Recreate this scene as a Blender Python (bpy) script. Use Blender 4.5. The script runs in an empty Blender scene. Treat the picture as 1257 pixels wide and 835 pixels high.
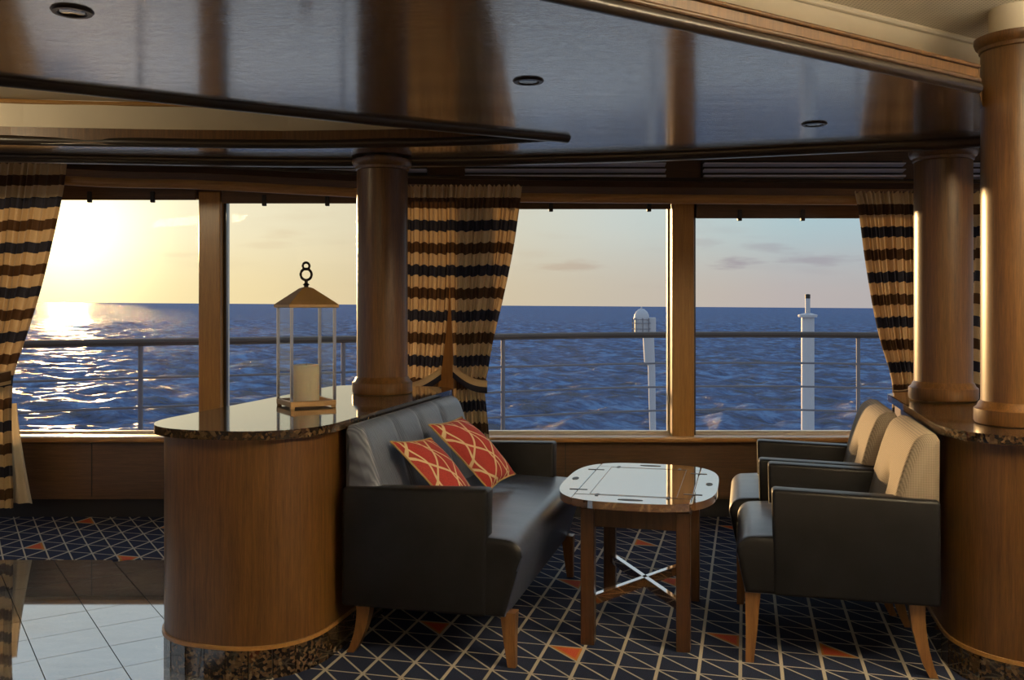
import bpy, bmesh, math, random
import numpy as np
from mathutils import Vector, Matrix
from mathutils.geometry import tessellate_polygon
random.seed(7)
PI = math.pi
C = bpy.context.scene.collection

# ------------------------------------------------------------------ camera
cam_d = bpy.data.cameras.new('camera'); cam = bpy.data.objects.new('camera', cam_d); C.objects.link(cam)
cam.location = (0, 0, 1.24); cam.rotation_euler = (PI/2, 0, 0)
cam_d.sensor_width = 36; cam_d.lens = 36*1148/1257
cam_d.shift_y = -(417.5-375)/1257
cam_d.clip_start = .05; cam_d.clip_end = 60000
bpy.context.scene.camera = cam
vs = bpy.context.scene.view_settings
vs.view_transform = 'Standard'; vs.look = 'None'; vs.gamma = 1; vs.exposure = 0.0
try: vs.use_curve_mapping = False
except Exception: pass

# ------------------------------------------------------------------ node helpers
class NT:
    def __init__(s, tree):
        s.t = tree; s.n = tree.nodes; s.l = tree.links
    def node(s, kind, **kw):
        n = s.n.new(kind)
        for k, v in kw.items(): setattr(n, k, v)
        return n
    def put(s, sock, v):
        if isinstance(v, bpy.types.NodeSocket): s.l.new(v, sock)
        else: sock.default_value = v
    def m(s, op, a, b=None, c=None, clamp=False):
        n = s.node('ShaderNodeMath', operation=op); n.use_clamp = clamp
        s.put(n.inputs[0], a)
        if b is not None: s.put(n.inputs[1], b)
        if c is not None: s.put(n.inputs[2], c)
        return n.outputs[0]
    def vm(s, op, a, b=None):
        n = s.node('ShaderNodeVectorMath', operation=op)
        s.put(n.inputs[0], a)
        if b is not None: s.put(n.inputs[1], b)
        return n.outputs['Value'] if op in ('DOT_PRODUCT', 'LENGTH') else n.outputs[0]
    def mix(s, f, a, b):
        n = s.node('ShaderNodeMix', data_type='RGBA')
        s.put(n.inputs[0], f); s.put(n.inputs[6], a); s.put(n.inputs[7], b)
        return n.outputs[2]
    def ramp(s, f, stops, interp='LINEAR'):
        n = s.node('ShaderNodeValToRGB'); r = n.color_ramp; r.interpolation = interp
        while len(r.elements) > 1: r.elements.remove(r.elements[-1])
        for i, (p, c) in enumerate(stops):
            e = r.elements[0] if i == 0 else r.elements.new(p)
            e.position = p; e.color = (*c, 1) if len(c) == 3 else c
        s.put(n.inputs[0], f)
        return n.outputs[0]
    def sstep(s, v, lo, hi):
        n = s.node('ShaderNodeMapRange', interpolation_type='SMOOTHSTEP')
        s.put(n.inputs[0], v); n.inputs[1].default_value = lo; n.inputs[2].default_value = hi
        return n.outputs[0]
    def noise(s, vec, scale=5, detail=3, rough=.5, mapping=None):
        if mapping is not None:
            mp = s.node('ShaderNodeMapping'); mp.inputs['Scale'].default_value = mapping
            s.put(mp.inputs[0], vec); vec = mp.outputs[0]
        n = s.node('ShaderNodeTexNoise'); s.put(n.inputs['Vector'], vec)
        n.inputs['Scale'].default_value = scale; n.inputs['Detail'].default_value = detail
        n.inputs['Roughness'].default_value = rough
        return n.outputs['Fac']
    def bump(s, h, strength=.3, dist=.01):
        n = s.node('ShaderNodeBump'); s.put(n.inputs['Height'], h)
        n.inputs['Strength'].default_value = strength; n.inputs['Distance'].default_value = dist
        return n.outputs[0]

def srgb(r, g, b):
    f = lambda c: (c/255)/12.92 if c/255 <= .04045 else ((c/255+.055)/1.055)**2.4
    return (f(r), f(g), f(b), 1)

MATS = {}
def mat(name, color=(.5, .5, .5, 1), rough=.5, metal=0, ior=1.5, build=None, coat=0, spec=.5, coat_rough=.05):
    m = bpy.data.materials.new(name); m.use_nodes = True
    nt = NT(m.node_tree); b = nt.n['Principled BSDF']
    b.inputs['Base Color'].default_value = color; b.inputs['Roughness'].default_value = rough
    b.inputs['Metallic'].default_value = metal; b.inputs['IOR'].default_value = ior
    b.inputs['Specular IOR Level'].default_value = spec
    b.inputs['Coat Weight'].default_value = coat; b.inputs['Coat Roughness'].default_value = coat_rough
    if build: build(nt, b)
    MATS[name] = m
    return m

# ------------------------------------------------------------------ world: evening sky with a low sun on the left
SUN_AZ = math.atan2(-545, 1148); SUN_EL = math.radians(4.0)
sun_dir = Vector((math.sin(SUN_AZ)*math.cos(SUN_EL), math.cos(SUN_AZ)*math.cos(SUN_EL), math.sin(SUN_EL)))
w = bpy.data.worlds.new('world'); bpy.context.scene.world = w; w.use_nodes = True
nt = NT(w.node_tree); bg = nt.n['Background']
tc = nt.node('ShaderNodeTexCoord'); g = tc.outputs['Generated']
sep = nt.node('ShaderNodeSeparateXYZ'); nt.put(sep.inputs[0], g)
z = sep.outputs[2]
dot = nt.vm('DOT_PRODUCT', g, tuple(sun_dir))
low = nt.ramp(dot, [(0, (.36, .36, .40)), (.60, (.44, .42, .43)), (.743, srgb(192, 181, 178)[:3]), (.855, srgb(206, 193, 174)[:3]),
                    (.955, srgb(226, 205, 166)[:3]), (1, srgb(250, 226, 170)[:3])])
up = nt.ramp(dot, [(0, (.26, .36, .46)), (.60, (.40, .54, .62)), (.743, srgb(178, 202, 208)[:3]), (.855, srgb(208, 213, 206)[:3]),
                   (.955, srgb(229, 217, 186)[:3]), (1, srgb(250, 238, 204)[:3])])
col = nt.mix(nt.sstep(z, .005, .10), low, up)
col = nt.mix(nt.sstep(z, .10, .36), col, (.80, .93, 1.02, 1))
col = nt.mix(nt.sstep(z, .45, 1.0), col, (.42, .58, .80, 1))
# clouds: thin streaks low over the horizon
az = nt.m('DIVIDE', sep.outputs[0], nt.m('MAXIMUM', sep.outputs[1], .05))
el = nt.m('DIVIDE', z, nt.m('MAXIMUM', sep.outputs[1], .05))
cv = nt.node('ShaderNodeCombineXYZ'); nt.put(cv.inputs[0], az); nt.put(cv.inputs[1], nt.m('MULTIPLY', el, 5.5))
wob = nt.noise(cv.outputs[0], 22, 5, .6)
wob2 = nt.noise(cv.outputs[0], 7, 4, .6)
cl = None
for (px, py, rx, ry, k) in [(700, 327, 46, 7, .8), (905, 323, 32, 8, 1.0), (1005, 318, 44, 8, .75), (940, 304, 34, 7, .5), (865, 298, 24, 7, .35),
                            (345, 286, 26, 7, .35), (320, 301, 38, 5, .3), (215, 313, 30, 4, .35), (1075, 326, 20, 5, .3), (650, 312, 30, 6, .2)]:
    a0 = (px-628)/1148; e0 = (375-py)/1148
    dx = nt.m('MULTIPLY', nt.m('SUBTRACT', az, a0), 1148/rx)
    dy = nt.m('MULTIPLY', nt.m('SUBTRACT', el, e0), 1148/ry)
    r = nt.m('SQRT', nt.m('ADD', nt.m('MULTIPLY', dx, dx), nt.m('MULTIPLY', dy, dy)))
    r = nt.m('ADD', r, nt.m('MULTIPLY', nt.m('SUBTRACT', wob, .5), 2.6))
    v = nt.m('MULTIPLY', nt.m('SUBTRACT', 1, nt.sstep(r, .2, 1.3)), k)
    cl = v if cl is None else nt.m('MAXIMUM', cl, v)
fluff = nt.m('MULTIPLY', nt.sstep(wob2, .5, .75), nt.m('MULTIPLY', nt.sstep(el, .0, .03), .22))
cl = nt.m('MAXIMUM', cl, fluff)
cloudc = nt.mix(nt.sstep(dot, .75, .97), srgb(160, 150, 160), srgb(214, 186, 148))
col = nt.mix(nt.m('MULTIPLY', cl, .75), col, cloudc)
pd = nt.m('MAXIMUM', dot, 0)
glow = nt.m('ADD', nt.m('MULTIPLY', nt.m('POWER', pd, 500), 1.6), nt.m('MULTIPLY', nt.m('POWER', pd, 60), .15))
gc = nt.vm('SCALE', (1.0, .80, .42)); gn = gc.node; nt.put(gn.inputs['Scale'], glow)
nt.put(bg.inputs[0], nt.vm('ADD', col, gc)); bg.inputs[1].default_value = 1.0

sun_d = bpy.data.lights.new('sun', 'SUN'); sun = bpy.data.objects.new('sun', sun_d); C.objects.link(sun)
sun_d.energy = 5.8; sun_d.color = (1, .60, .25); sun_d.angle = math.radians(1.2)
sun.rotation_euler = sun_dir.to_track_quat('Z', 'Y').to_euler(); sun.location = (-3, 8, 4)

def area(name, loc, size, size_y, energy, color, rot):
    d = bpy.data.lights.new(name, 'AREA'); d.shape = 'RECTANGLE'; d.size = size; d.size_y = size_y
    d.energy = energy; d.color = color
    o = bpy.data.objects.new(name, d); C.objects.link(o); o.location = loc; o.rotation_euler = rot
    return o
# unseen fill lamps added: behind the camera, under the raised ceiling, inside the recess
area('lounge_fill', (-1.5, -2.2, 2.15), 3.2, .9, 26, (1, .72, .40), (math.radians(42), 0, 0))
area('raised_ceiling_fill', (2.1, 1.4, 1.955), 2.4, .22, 300, (1, .86, .64), (PI-.2, 0, math.radians(20)))
area('recess_fill', (-2.9, 2.4, 2.03), 1.2, .15, 34, (1, .80, .50), (PI-.7, 0, math.radians(30)))

# ------------------------------------------------------------------ materials
def wood_build(dark, light, scale=(14, 14, .7), coords='Object', bumps=.05, zdir=True):
    def f(nt, b):
        tc = nt.node('ShaderNodeTexCoord'); o = tc.outputs[coords]
        n1 = nt.noise(o, 5, 6, .65, scale)
        n2 = nt.noise(o, 26, 3, .6, scale)
        n3 = nt.noise(o, 1.3, 2, .5)
        f1 = nt.m('ADD', nt.m('MULTIPLY', n1, .6), nt.m('ADD', nt.m('MULTIPLY', n2, .35), nt.m('MULTIPLY', n3, .15)))
        c = nt.ramp(f1, [(.35, dark), (.72, light)])
        nt.put(b.inputs['Base Color'], c)
        nt.put(b.inputs['Normal'], nt.bump(n2, bumps, .004))
    return f
M_wood = mat('wood', rough=.38, build=wood_build((.046, .018, .0045), (.17, .078, .019)), coat=.1, coat_rough=.2)
M_mull = mat('lit_mullion_wood', rough=.4, build=wood_build((.22, .10, .020), (.44, .22, .045)), coat=.2, coat_rough=.2)  # lighter wood copy; the warm light on the mullions is put into the colour
M_wood_dark = mat('wood_dark', rough=.4, build=wood_build((.045, .022, .010), (.13, .065, .026), (.7, 14, 14)), coat=.2, coat_rough=.2)
M_wood_rail = mat('wood_rail', rough=.35, build=wood_build((.20, .09, .025), (.45, .24, .07), (.7, 14, 14)), coat=.2, coat_rough=.2)
M_leg = mat('leg_wood', rough=.4, build=wood_build((.11, .048, .014), (.26, .125, .04)), coat=.2, coat_rough=.2)
M_table = mat('table_wood', rough=.35, build=wood_build((.025, .010, .004), (.085, .036, .013)), coat=.3, coat_rough=.15)
def ceil_build(nt, b):
    tc = nt.node('ShaderNodeTexCoord'); o = tc.outputs['Object']
    n1 = nt.noise(o, 5, 6, .6, (.9, 6, 1)); n2 = nt.noise(o, 3, 4, .6, (1.5, 5, 1)); n3 = nt.noise(o, 30, 2, .5, (.6, 6, 1))
    nt.put(b.inputs['Base Color'], nt.ramp(n1, [(.3, (.028, .016, .009)), (.7, (.075, .045, .025))]))
    nt.put(b.inputs['Roughness'], nt.m('ADD', nt.m('MULTIPLY', n2, .10), .13))
    nt.put(b.inputs['Normal'], nt.bump(nt.m('ADD', n2, nt.m('MULTIPLY', n3, .35)), .22, .02))
M_ceil = mat('ceiling_veneer', ior=2.7, build=ceil_build, coat=1, coat_rough=.12)
MATS['ceiling_veneer'].node_tree.nodes['Principled BSDF'].inputs['Coat IOR'].default_value = 1.9
M_edge = mat('dark_edge', (.022, .014, .009, 1), .35, coat=.2)
def cream_build(nt, b):
    tc = nt.node('ShaderNodeTexCoord'); o = tc.outputs['Object']
    n = nt.noise(o, 2, 3, .5)
    nt.put(b.inputs['Base Color'], nt.ramp(n, [(.3, (.50, .43, .31)), (.7, (.62, .54, .40))]))
M_cream = mat('cream_paint', rough=.45, build=cream_build)
def perf_build(nt, b):
    tc = nt.node('ShaderNodeTexCoord'); o = tc.outputs['Object']
    v = nt.node('ShaderNodeTexVoronoi'); v.inputs['Scale'].default_value = 70; v.inputs['Randomness'].default_value = 0
    nt.put(v.inputs['Vector'], o)
    d = nt.sstep(v.outputs['Distance'], .12, .28)
    n = nt.noise(o, 3, 4, .6)
    c = nt.ramp(n, [(.3, (.66, .59, .46)), (.7, (.80, .74, .60))])
    nt.put(b.inputs['Base Color'], nt.mix(d, (.25, .21, .15, 1), c))
M_perf = mat('perforated_ceiling', rough=.6, build=perf_build)
def granite_build(base, spread):
    def f(nt, b):
        tc = nt.node('ShaderNodeTexCoord'); o = tc.outputs['Object']
        v = nt.node('ShaderNodeTexVoronoi'); v.inputs['Scale'].default_value = 95; nt.put(v.inputs['Vector'], o)
        sp = nt.node('ShaderNodeSeparateColor'); nt.put(sp.inputs[0], v.outputs['Color'])
        n = nt.noise(o, 40, 4, .7)
        f1 = nt.m('MULTIPLY', nt.m('ADD', sp.outputs[0], n), .5)
        nt.put(b.inputs['Base Color'], nt.ramp(f1, base))
    return f
M_granite = mat('brown_granite', rough=.06, ior=1.8, build=granite_build([(.25, (.012, .008, .006)), (.5, (.045, .026, .014)), (.62, (.075, .045, .022)), (.8, (.14, .095, .055))], 1))
def tile_build(nt, b):
    tc = nt.node('ShaderNodeTexCoord'); o = tc.outputs['Object']
    gm = nt.node('ShaderNodeObjectInfo'); 
    n = nt.noise(o, 9, 6, .7, (1, 2.5, 1)); n2 = nt.noise(o, 90, 3, .6)
    f1 = nt.m('ADD', nt.m('MULTIPLY', n, .6), nt.m('MULTIPLY', n2, .4))
    f1 = nt.m('ADD', f1, nt.m('MULTIPLY', nt.m('SUBTRACT', gm.outputs['Random'], .5), .10))
    nt.put(b.inputs['Base Color'], nt.ramp(f1, [(.35, (.06, .054, .05)), (.5, (.14, .13, .12)), (.65, (.26, .24, .22))]))
M_tile = mat('grey_stone_tile', rough=.04, ior=2.2, build=tile_build, coat=.7, coat_rough=.02)
MATS['grey_stone_tile'].node_tree.nodes['Principled BSDF'].inputs['Coat IOR'].default_value = 1.8
M_grout = mat('grout', (.03, .028, .026, 1), .8)

# carpet: navy ground, cream lattice of squares with diagonals, a few orange and red triangles
S = .137; AX, AY = -.975, 3.07
CA, SA = math.cos(math.radians(14)), math.sin(math.radians(14))
TRI = [(-2, 2, 1), (1, 7, 1), (2, 1, 1), (3, 13, 0), (4, 8, 1), (6, 3, 1), (6, 16, 1), (9, 3, 0), (-19, 7, 0), (-15, 6, 1), (-20, 11, 0), (-16, 11, 0),
       (12, -3, 1), (-4, -4, 0), (5, -5, 1), (9, 12, 1), (-3, 12, 0), (14, 6, 0), (-8, 14, 1), (15, 14, 1)]
def carpet_build(nt, b):
    tc = nt.node('ShaderNodeTexCoord'); sp = nt.node('ShaderNodeSeparateXYZ'); nt.put(sp.inputs[0], tc.outputs['Object'])
    X, Y = sp.outputs[0], sp.outputs[1]
    u = nt.m('SUBTRACT', nt.m('MULTIPLY', X, CA/S), nt.m('ADD', nt.m('MULTIPLY', Y, SA/S), AX/S))
    v = nt.m('SUBTRACT', nt.m('ADD', nt.m('MULTIPLY', X, SA/S), nt.m('MULTIPLY', Y, CA/S)), AY/S)
    jn = nt.noise(tc.outputs['Object'], 1.2, 2, .5)
    v = nt.m('ADD', v, nt.m('MULTIPLY', nt.m('SUBTRACT', jn, .5), .0))
    iu, iv = nt.m('FLOOR', u), nt.m('FLOOR', v)
    fu, fv = nt.m('SUBTRACT', u, iu), nt.m('SUBTRACT', v, iv)
    du = nt.m('SUBTRACT', .5, nt.m('ABSOLUTE', nt.m('SUBTRACT', fu, .5)))
    dv = nt.m('SUBTRACT', .5, nt.m('ABSOLUTE', nt.m('SUBTRACT', fv, .5)))
    dd = nt.m('MULTIPLY', nt.m('ABSOLUTE', nt.m('SUBTRACT', nt.m('ADD', fu, fv), 1)), .707)
    lu = nt.m('SUBTRACT', 1, nt.sstep(du, .034, .052))
    lv = nt.m('SUBTRACT', 1, nt.sstep(dv, .018, .034))
    ld = nt.m('SUBTRACT', 1, nt.sstep(dd, .018, .034))
    line = nt.m('MAXIMUM', lu, nt.m('MAXIMUM', lv, ld))
    half = nt.m('GREATER_THAN', nt.m('ADD', fu, fv), 1)
    tot = None
    for (i, j, h) in TRI:
        a = nt.m('COMPARE', iu, float(i), .1); c = nt.m('COMPARE', iv, float(j), .1); d = nt.m('COMPARE', half, float(h), .1)
        r = nt.m('MULTIPLY', a, nt.m('MULTIPLY', c, d))
        tot = r if tot is None else nt.m('MAXIMUM', tot, r)
    fn = nt.noise(tc.outputs['Object'], 350, 2, .5)
    navy = nt.ramp(fn, [(.35, (.010, .014, .034)), (.65, (.024, .036, .085))])
    inner = nt.sstep(nt.m('MINIMUM', du, nt.m('MINIMUM', dv, dd)), .07, .13)
    orange = nt.mix(inner, (.50, .20, .04, 1), nt.ramp(fn, [(.4, (.48, .05, .03)), (.6, (.62, .14, .05))]))
    c = nt.mix(tot, navy, orange)
    cream = nt.ramp(fn, [(.3, (.34, .30, .24)), (.7, (.58, .53, .45))])
    nt.put(b.inputs['Base Color'], nt.mix(line, c, cream))
    nt.put(b.inputs['Normal'], nt.bump(nt.m('ADD', fn, line), .25, .004))
M_carpet = mat('patterned_carpet', rough=.9, spec=.2, build=carpet_build)

def leather_build(c1, c2, rough=.42):
    def f(nt, b):
        tc = nt.node('ShaderNodeTexCoord'); o = tc.outputs['Object']
        n = nt.noise(o, 160, 3, .6); n2 = nt.noise(o, 7, 4, .6)
        nt.put(b.inputs['Base Color'], nt.ramp(n2, [(.3, c1), (.7, c2)]))
        nt.put(b.inputs['Normal'], nt.bump(nt.m('ADD', nt.m('MULTIPLY', n, .2), n2), .12, .012))
    return f
M_leather = mat('charcoal_leather', rough=.40, build=leather_build((.008, .008, .009), (.014, .014, .016)), ior=1.45, spec=.28)
M_seat = mat('leather_sky_sheen', rough=.34, build=leather_build((.036, .046, .085), (.060, .074, .128)), ior=1.7)  # same leather, with the bluish window sheen put into its colour
def moire_build(nt, b):
    tc = nt.node('ShaderNodeTexCoord'); o = tc.outputs['Object']
    wv = nt.node('ShaderNodeTexWave', wave_type='BANDS', bands_direction='Z'); wv.inputs['Scale'].default_value = 9
    mp = nt.node('ShaderNodeMapping'); mp.inputs['Scale'].default_value = (1, 5.0, .9); mp.inputs['Rotation'].default_value = (.9, 0, 0); nt.put(mp.inputs[0], o)
    nt.put(wv.inputs['Vector'], mp.outputs[0]); wv.inputs['Distortion'].default_value = 6; wv.inputs['Detail'].default_value = 1; wv.inputs['Detail Scale'].default_value = 1.2
    n = nt.noise(o, 160, 3, .6)
    nt.put(b.inputs['Base Color'], nt.mix(wv.outputs['Fac'], (.065, .080, .125, 1), (.15, .175, .24, 1)))
    nt.put(b.inputs['Normal'], nt.bump(n, .1, .005))
M_moire = mat('slate_moire_upholstery', rough=.42, build=moire_build)
def twill_build(nt, b):
    tc = nt.node('ShaderNodeTexCoord'); o = tc.outputs['Object']
    sp = nt.node('ShaderNodeSeparateXYZ'); nt.put(sp.inputs[0], o)
    a = nt.m('ADD', nt.m('MULTIPLY', sp.outputs[2], 620), nt.m('MULTIPLY', nt.m('ADD', sp.outputs[1], sp.outputs[0]), 620))
    c_ = nt.m('SUBTRACT', nt.m('MULTIPLY', sp.outputs[2], 620), nt.m('MULTIPLY', nt.m('ADD', sp.outputs[1], sp.outputs[0]), 620))
    s_ = nt.m('ADD', nt.m('MULTIPLY', nt.m('MULTIPLY', nt.m('SINE', a), nt.m('SINE', c_)), .5), .5)
    nt.put(b.inputs['Base Color'], nt.mix(s_, (.12, .10, .075, 1), (.32, .25, .18, 1)))
    nt.put(b.inputs['Normal'], nt.bump(s_, .3, .002))
M_twill = mat('taupe_twill', rough=.75, build=twill_build)
def curtain_build(nt, b):
    uv = nt.node('ShaderNodeUVMap'); sp = nt.node('ShaderNodeSeparateXYZ'); nt.put(sp.inputs[0], uv.outputs[0])
    v = sp.outputs[1]                                  # metres down the cloth
    t = nt.m('MULTIPLY', v, 1/.2475)
    fr = nt.m('SUBTRACT', t, nt.m('FLOOR', t))
    c = nt.ramp(fr, [(0, (.62, .46, .27)), (.265, (.085, .042, .020)), (.50, (.62, .46, .27)), (.765, (.022, .026, .048))], 'CONSTANT')
    tc = nt.node('ShaderNodeTexCoord'); n = nt.noise(tc.outputs['Object'], 260, 2, .5)
    c = nt.mix(nt.m('MULTIPLY', n, .25), c, (.1, .08, .05, 1))
    nt.put(b.inputs['Base Color'], c)
    tr = nt.node('ShaderNodeBsdfTranslucent'); nt.put(tr.inputs[0], c)
    mx = nt.node('ShaderNodeMixShader'); mx.inputs[0].default_value = .16
    nt.l.new(b.outputs[0], mx.inputs[1]); nt.l.new(tr.outputs[0], mx.inputs[2])
    out = nt.n['Material Output']; nt.l.new(mx.outputs[0], out.inputs[0])
M_curtain = mat('striped_curtain_cloth', rough=.85, spec=.2, build=curtain_build)
def plain_cloth(nt, b):
    b.inputs['Base Color'].default_value = (.55, .46, .32, 1)
    tr = nt.node('ShaderNodeBsdfTranslucent'); tr.inputs[0].default_value = (.55, .46, .32, 1)
    mx = nt.node('ShaderNodeMixShader'); mx.inputs[0].default_value = .3
    nt.l.new(b.outputs[0], mx.inputs[1]); nt.l.new(tr.outputs[0], mx.inputs[2])
    nt.l.new(mx.outputs[0], nt.n['Material Output'].inputs[0])
M_lining = mat('cream_lining', rough=.85, build=plain_cloth)
def pillow_build(nt, b):
    uv = nt.node('ShaderNodeUVMap'); sp = nt.node('ShaderNodeSeparateXYZ'); nt.put(sp.inputs[0], uv.outputs[0])
    U, V = sp.outputs[0], sp.outputs[1]
    tc = nt.node('ShaderNodeTexCoord')
    lines = None
    def ln(expr, wd):
        f = nt.m('SUBTRACT', expr, nt.m('FLOOR', expr))
        d = nt.m('ABSOLUTE', nt.m('SUBTRACT', f, .5))
        return nt.m('SUBTRACT', 1, nt.sstep(d, wd, wd*1.7))
    sw = nt.m('MULTIPLY', nt.m('SINE', nt.m('MULTIPLY', V, 2*PI*2)), .06)
    sh = nt.m('MULTIPLY', nt.m('SINE', nt.m('MULTIPLY', U, 2*PI*2)), .06)
    e1 = nt.m('ADD', nt.m('ADD', nt.m('MULTIPLY', U, 2.2), nt.m('MULTIPLY', V, 2.2)), sw)
    e2 = nt.m('ADD', nt.m('SUBTRACT', nt.m('MULTIPLY', U, 2.2), nt.m('MULTIPLY', V, 2.2)), nt.m('ADD', sh, 5))
    e3 = nt.m('ADD', nt.m('MULTIPLY', U, 3.1), nt.m('ADD', nt.m('MULTIPLY', sw, 1.6), .2))
    for e, wd in ((e1, .035), (e2, .035), (e3, .03)):
        l = ln(e, wd); lines = l if lines is None else nt.m('MAXIMUM', lines, l)
    n = nt.noise(tc.outputs['Object'], 300, 2, .5)
    red = nt.ramp(n, [(.3, (.26, .014, .012)), (.7, (.40, .034, .024))])
    nt.put(b.inputs['Base Color'], nt.mix(lines, red, (.68, .56, .33, 1)))
    nt.put(b.inputs['Normal'], nt.bump(nt.m('ADD', n, nt.m('MULTIPLY', lines, 2)), .25, .003))
M_pillow = mat('red_embroidered_cloth', rough=.7, build=pillow_build)
M_gold = mat('gold_cloth', (.42, .27, .10, 1), .6)
M_chrome = mat('polished_metal', (.55, .50, .44, 1), .18, 1)
M_copper = mat('antique_brass', (.40, .24, .10, 1), .45, .35)
M_iron = mat('dark_iron', (.05, .04, .035, 1), .4, 1)
M_brass = mat('brass', (.60, .42, .16, 1), .25, 1)
M_black = mat('black', (.01, .01, .01, 1), .5)
M_toe = mat('toe_kick_paint', (.012, .012, .016, 1), .5)
M_alu = mat('window_frame_paint', (.62, .60, .56, 1), .35)
M_slat = mat('grille_gleam', (.72, .76, .92, 1), .35)  # pale blue paints in the sky gleam on the slats
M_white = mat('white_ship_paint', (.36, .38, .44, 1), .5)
M_deck = mat('deck_paint', (.52, .53, .55, 1), .8, spec=.1)
M_rail = mat('rail_teak', (.04, .026, .02, 1), .6)
M_post = mat('rail_steel', (.12, .12, .15, 1), .5)
M_lens = mat('lamp_lens', (.02, .02, .02, 1), .1)
def candle_build(nt, b):
    b.inputs['Subsurface Weight'].default_value = .4; b.inputs['Subsurface Radius'].default_value = (.02, .012, .008)
M_candle = mat('candle_wax', (.85, .74, .56, 1), .5, build=candle_build)
def table_top_build(nt, b):
    tc = nt.node('ShaderNodeTexCoord'); n = nt.noise(tc.outputs['Object'], 5, 5, .6, (1, 8, 1))
    nt.put(b.inputs['Base Color'], nt.ramp(n, [(.3, (.10, .045, .018)), (.7, (.24, .12, .05))]))
M_top = mat('lacquered_tabletop', rough=.05, ior=2.8, build=table_top_build, coat=1, coat_rough=.03)
MATS['lacquered_tabletop'].node_tree.nodes['Principled BSDF'].inputs['Coat IOR'].default_value = 2.0
def glass_build(nt, b):
    tr = nt.node('ShaderNodeBsdfTransparent'); tr.inputs[0].default_value = (.97, .98, .98, 1)
    gl = nt.node('ShaderNodeBsdfGlossy'); gl.inputs['Roughness'].default_value = .01
    fr = nt.node('ShaderNodeFresnel'); fr.inputs[0].default_value = 1.4
    mx = nt.node('ShaderNodeMixShader'); nt.put(mx.inputs[0], nt.m('MULTIPLY', fr.outputs[0], .12))
    nt.l.new(tr.outputs[0], mx.inputs[1]); nt.l.new(gl.outputs[0], mx.inputs[2])
    nt.l.new(mx.outputs[0], nt.n['Material Output'].inputs[0])
M_glass = mat('window_glass', build=glass_build)
def sea_build(nt, b):
    tc = nt.node('ShaderNodeTexCoord'); o = tc.outputs['Object']
    n1 = nt.noise(o, .45, 8, .68, (1, 1.5, 1)); n2 = nt.noise(o, .12, 4, .6, (1, 1.6, 1)); n3 = nt.noise(o, .02, 3, .5, (1, 3, 1))
    nt.put(b.inputs['Base Color'], nt.ramp(nt.m('ADD', nt.m('MULTIPLY', n2, .6), nt.m('MULTIPLY', n1, .4)),
           [(.41, (.001, .012, .055)), (.5, (.005, .046, .19)), (.60, (.07, .20, .46))]))
    # wind-roughened water: mostly its own blue, with a limited share of sky reflection
    df = nt.node('ShaderNodeBsdfDiffuse'); gl = nt.node('ShaderNodeBsdfGlossy'); gl.inputs['Roughness'].default_value = .2
    nt.l.new(b.inputs['Base Color'].links[0].from_socket, df.inputs[0])
    fr = nt.node('ShaderNodeFresnel'); fr.inputs[0].default_value = 1.33
    mx = nt.node('ShaderNodeMixShader'); nt.put(mx.inputs[0], nt.m('MINIMUM', nt.m('MULTIPLY', fr.outputs[0], .7), .12))
    nt.l.new(df.outputs[0], mx.inputs[1]); nt.l.new(gl.outputs[0], mx.inputs[2]); nt.l.new(mx.outputs[0], nt.n['Material Output'].inputs[0])
    seab = (df, gl)
    bp = nt.bump(nt.m('ADD', nt.m('MULTIPLY', n1, .8), n2), 1.0, 2.0)
    for q in seab: nt.put(q.inputs['Normal'], bp)
M_sea = mat('sea_water', rough=.18, ior=1.33, build=sea_build, spec=.11)

# ------------------------------------------------------------------ mesh helpers
def obj(name, bm, m, parent=None, smooth=False, loc=None):
    me = bpy.data.meshes.new(name)
    bmesh.ops.recalc_face_normals(bm, faces=bm.faces)
    bm.to_mesh(me); bm.free()
    me.materials.append(m)
    if smooth:
        for p in me.polygons: p.use_smooth = True
        try: me.set_sharp_from_angle(angle=math.radians(38))
        except Exception: pass
    o = bpy.data.objects.new(name, me); C.objects.link(o)
    if parent is not None: o.parent = parent
    if loc is not None: o.location = loc
    return o
def empty(name, loc=(0, 0, 0), rz=0):
    o = bpy.data.objects.new(name, None); C.objects.link(o); o.location = loc; o.rotation_euler = (0, 0, rz); o.empty_display_size = .1
    return o
def tag(o, label, cat, group=None, kind=None):
    o['label'] = label; o['category'] = cat
    if group: o['group'] = group
    if kind: o['kind'] = kind
    return o
def struct(o):
    o['kind'] = 'structure'; return o
def hexa(bm, lo, hi, r=0, seg=2):
    """lo, hi: four (x,y,z) each, counter-clockwise"""
    t = bmesh.new()
    v = [t.verts.new(p) for p in list(lo)+list(hi)]
    for f in ((3, 2, 1, 0), (4, 5, 6, 7), (0, 1, 5, 4), (1, 2, 6, 5), (2, 3, 7, 6), (3, 0, 4, 7)): t.faces.new([v[i] for i in f])
    if r > 0: bmesh.ops.bevel(t, geom=t.edges[:], offset=r, segments=seg, profile=.5, affect='EDGES')
    join(bm, t)
def join(bm, t):
    t.verts.index_update(); vs_ = [bm.verts.new(v.co) for v in t.verts]
    for f in t.faces:
        try: bm.faces.new([vs_[v.index] for v in f.verts])
        except ValueError: pass
    t.free()
def box(bm, x0, x1, y0, y1, z0, z1, r=0, seg=2):
    hexa(bm, [(x0, y0, z0), (x1, y0, z0), (x1, y1, z0), (x0, y1, z0)], [(x0, y0, z1), (x1, y0, z1), (x1, y1, z1), (x0, y1, z1)], r, seg)
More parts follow.
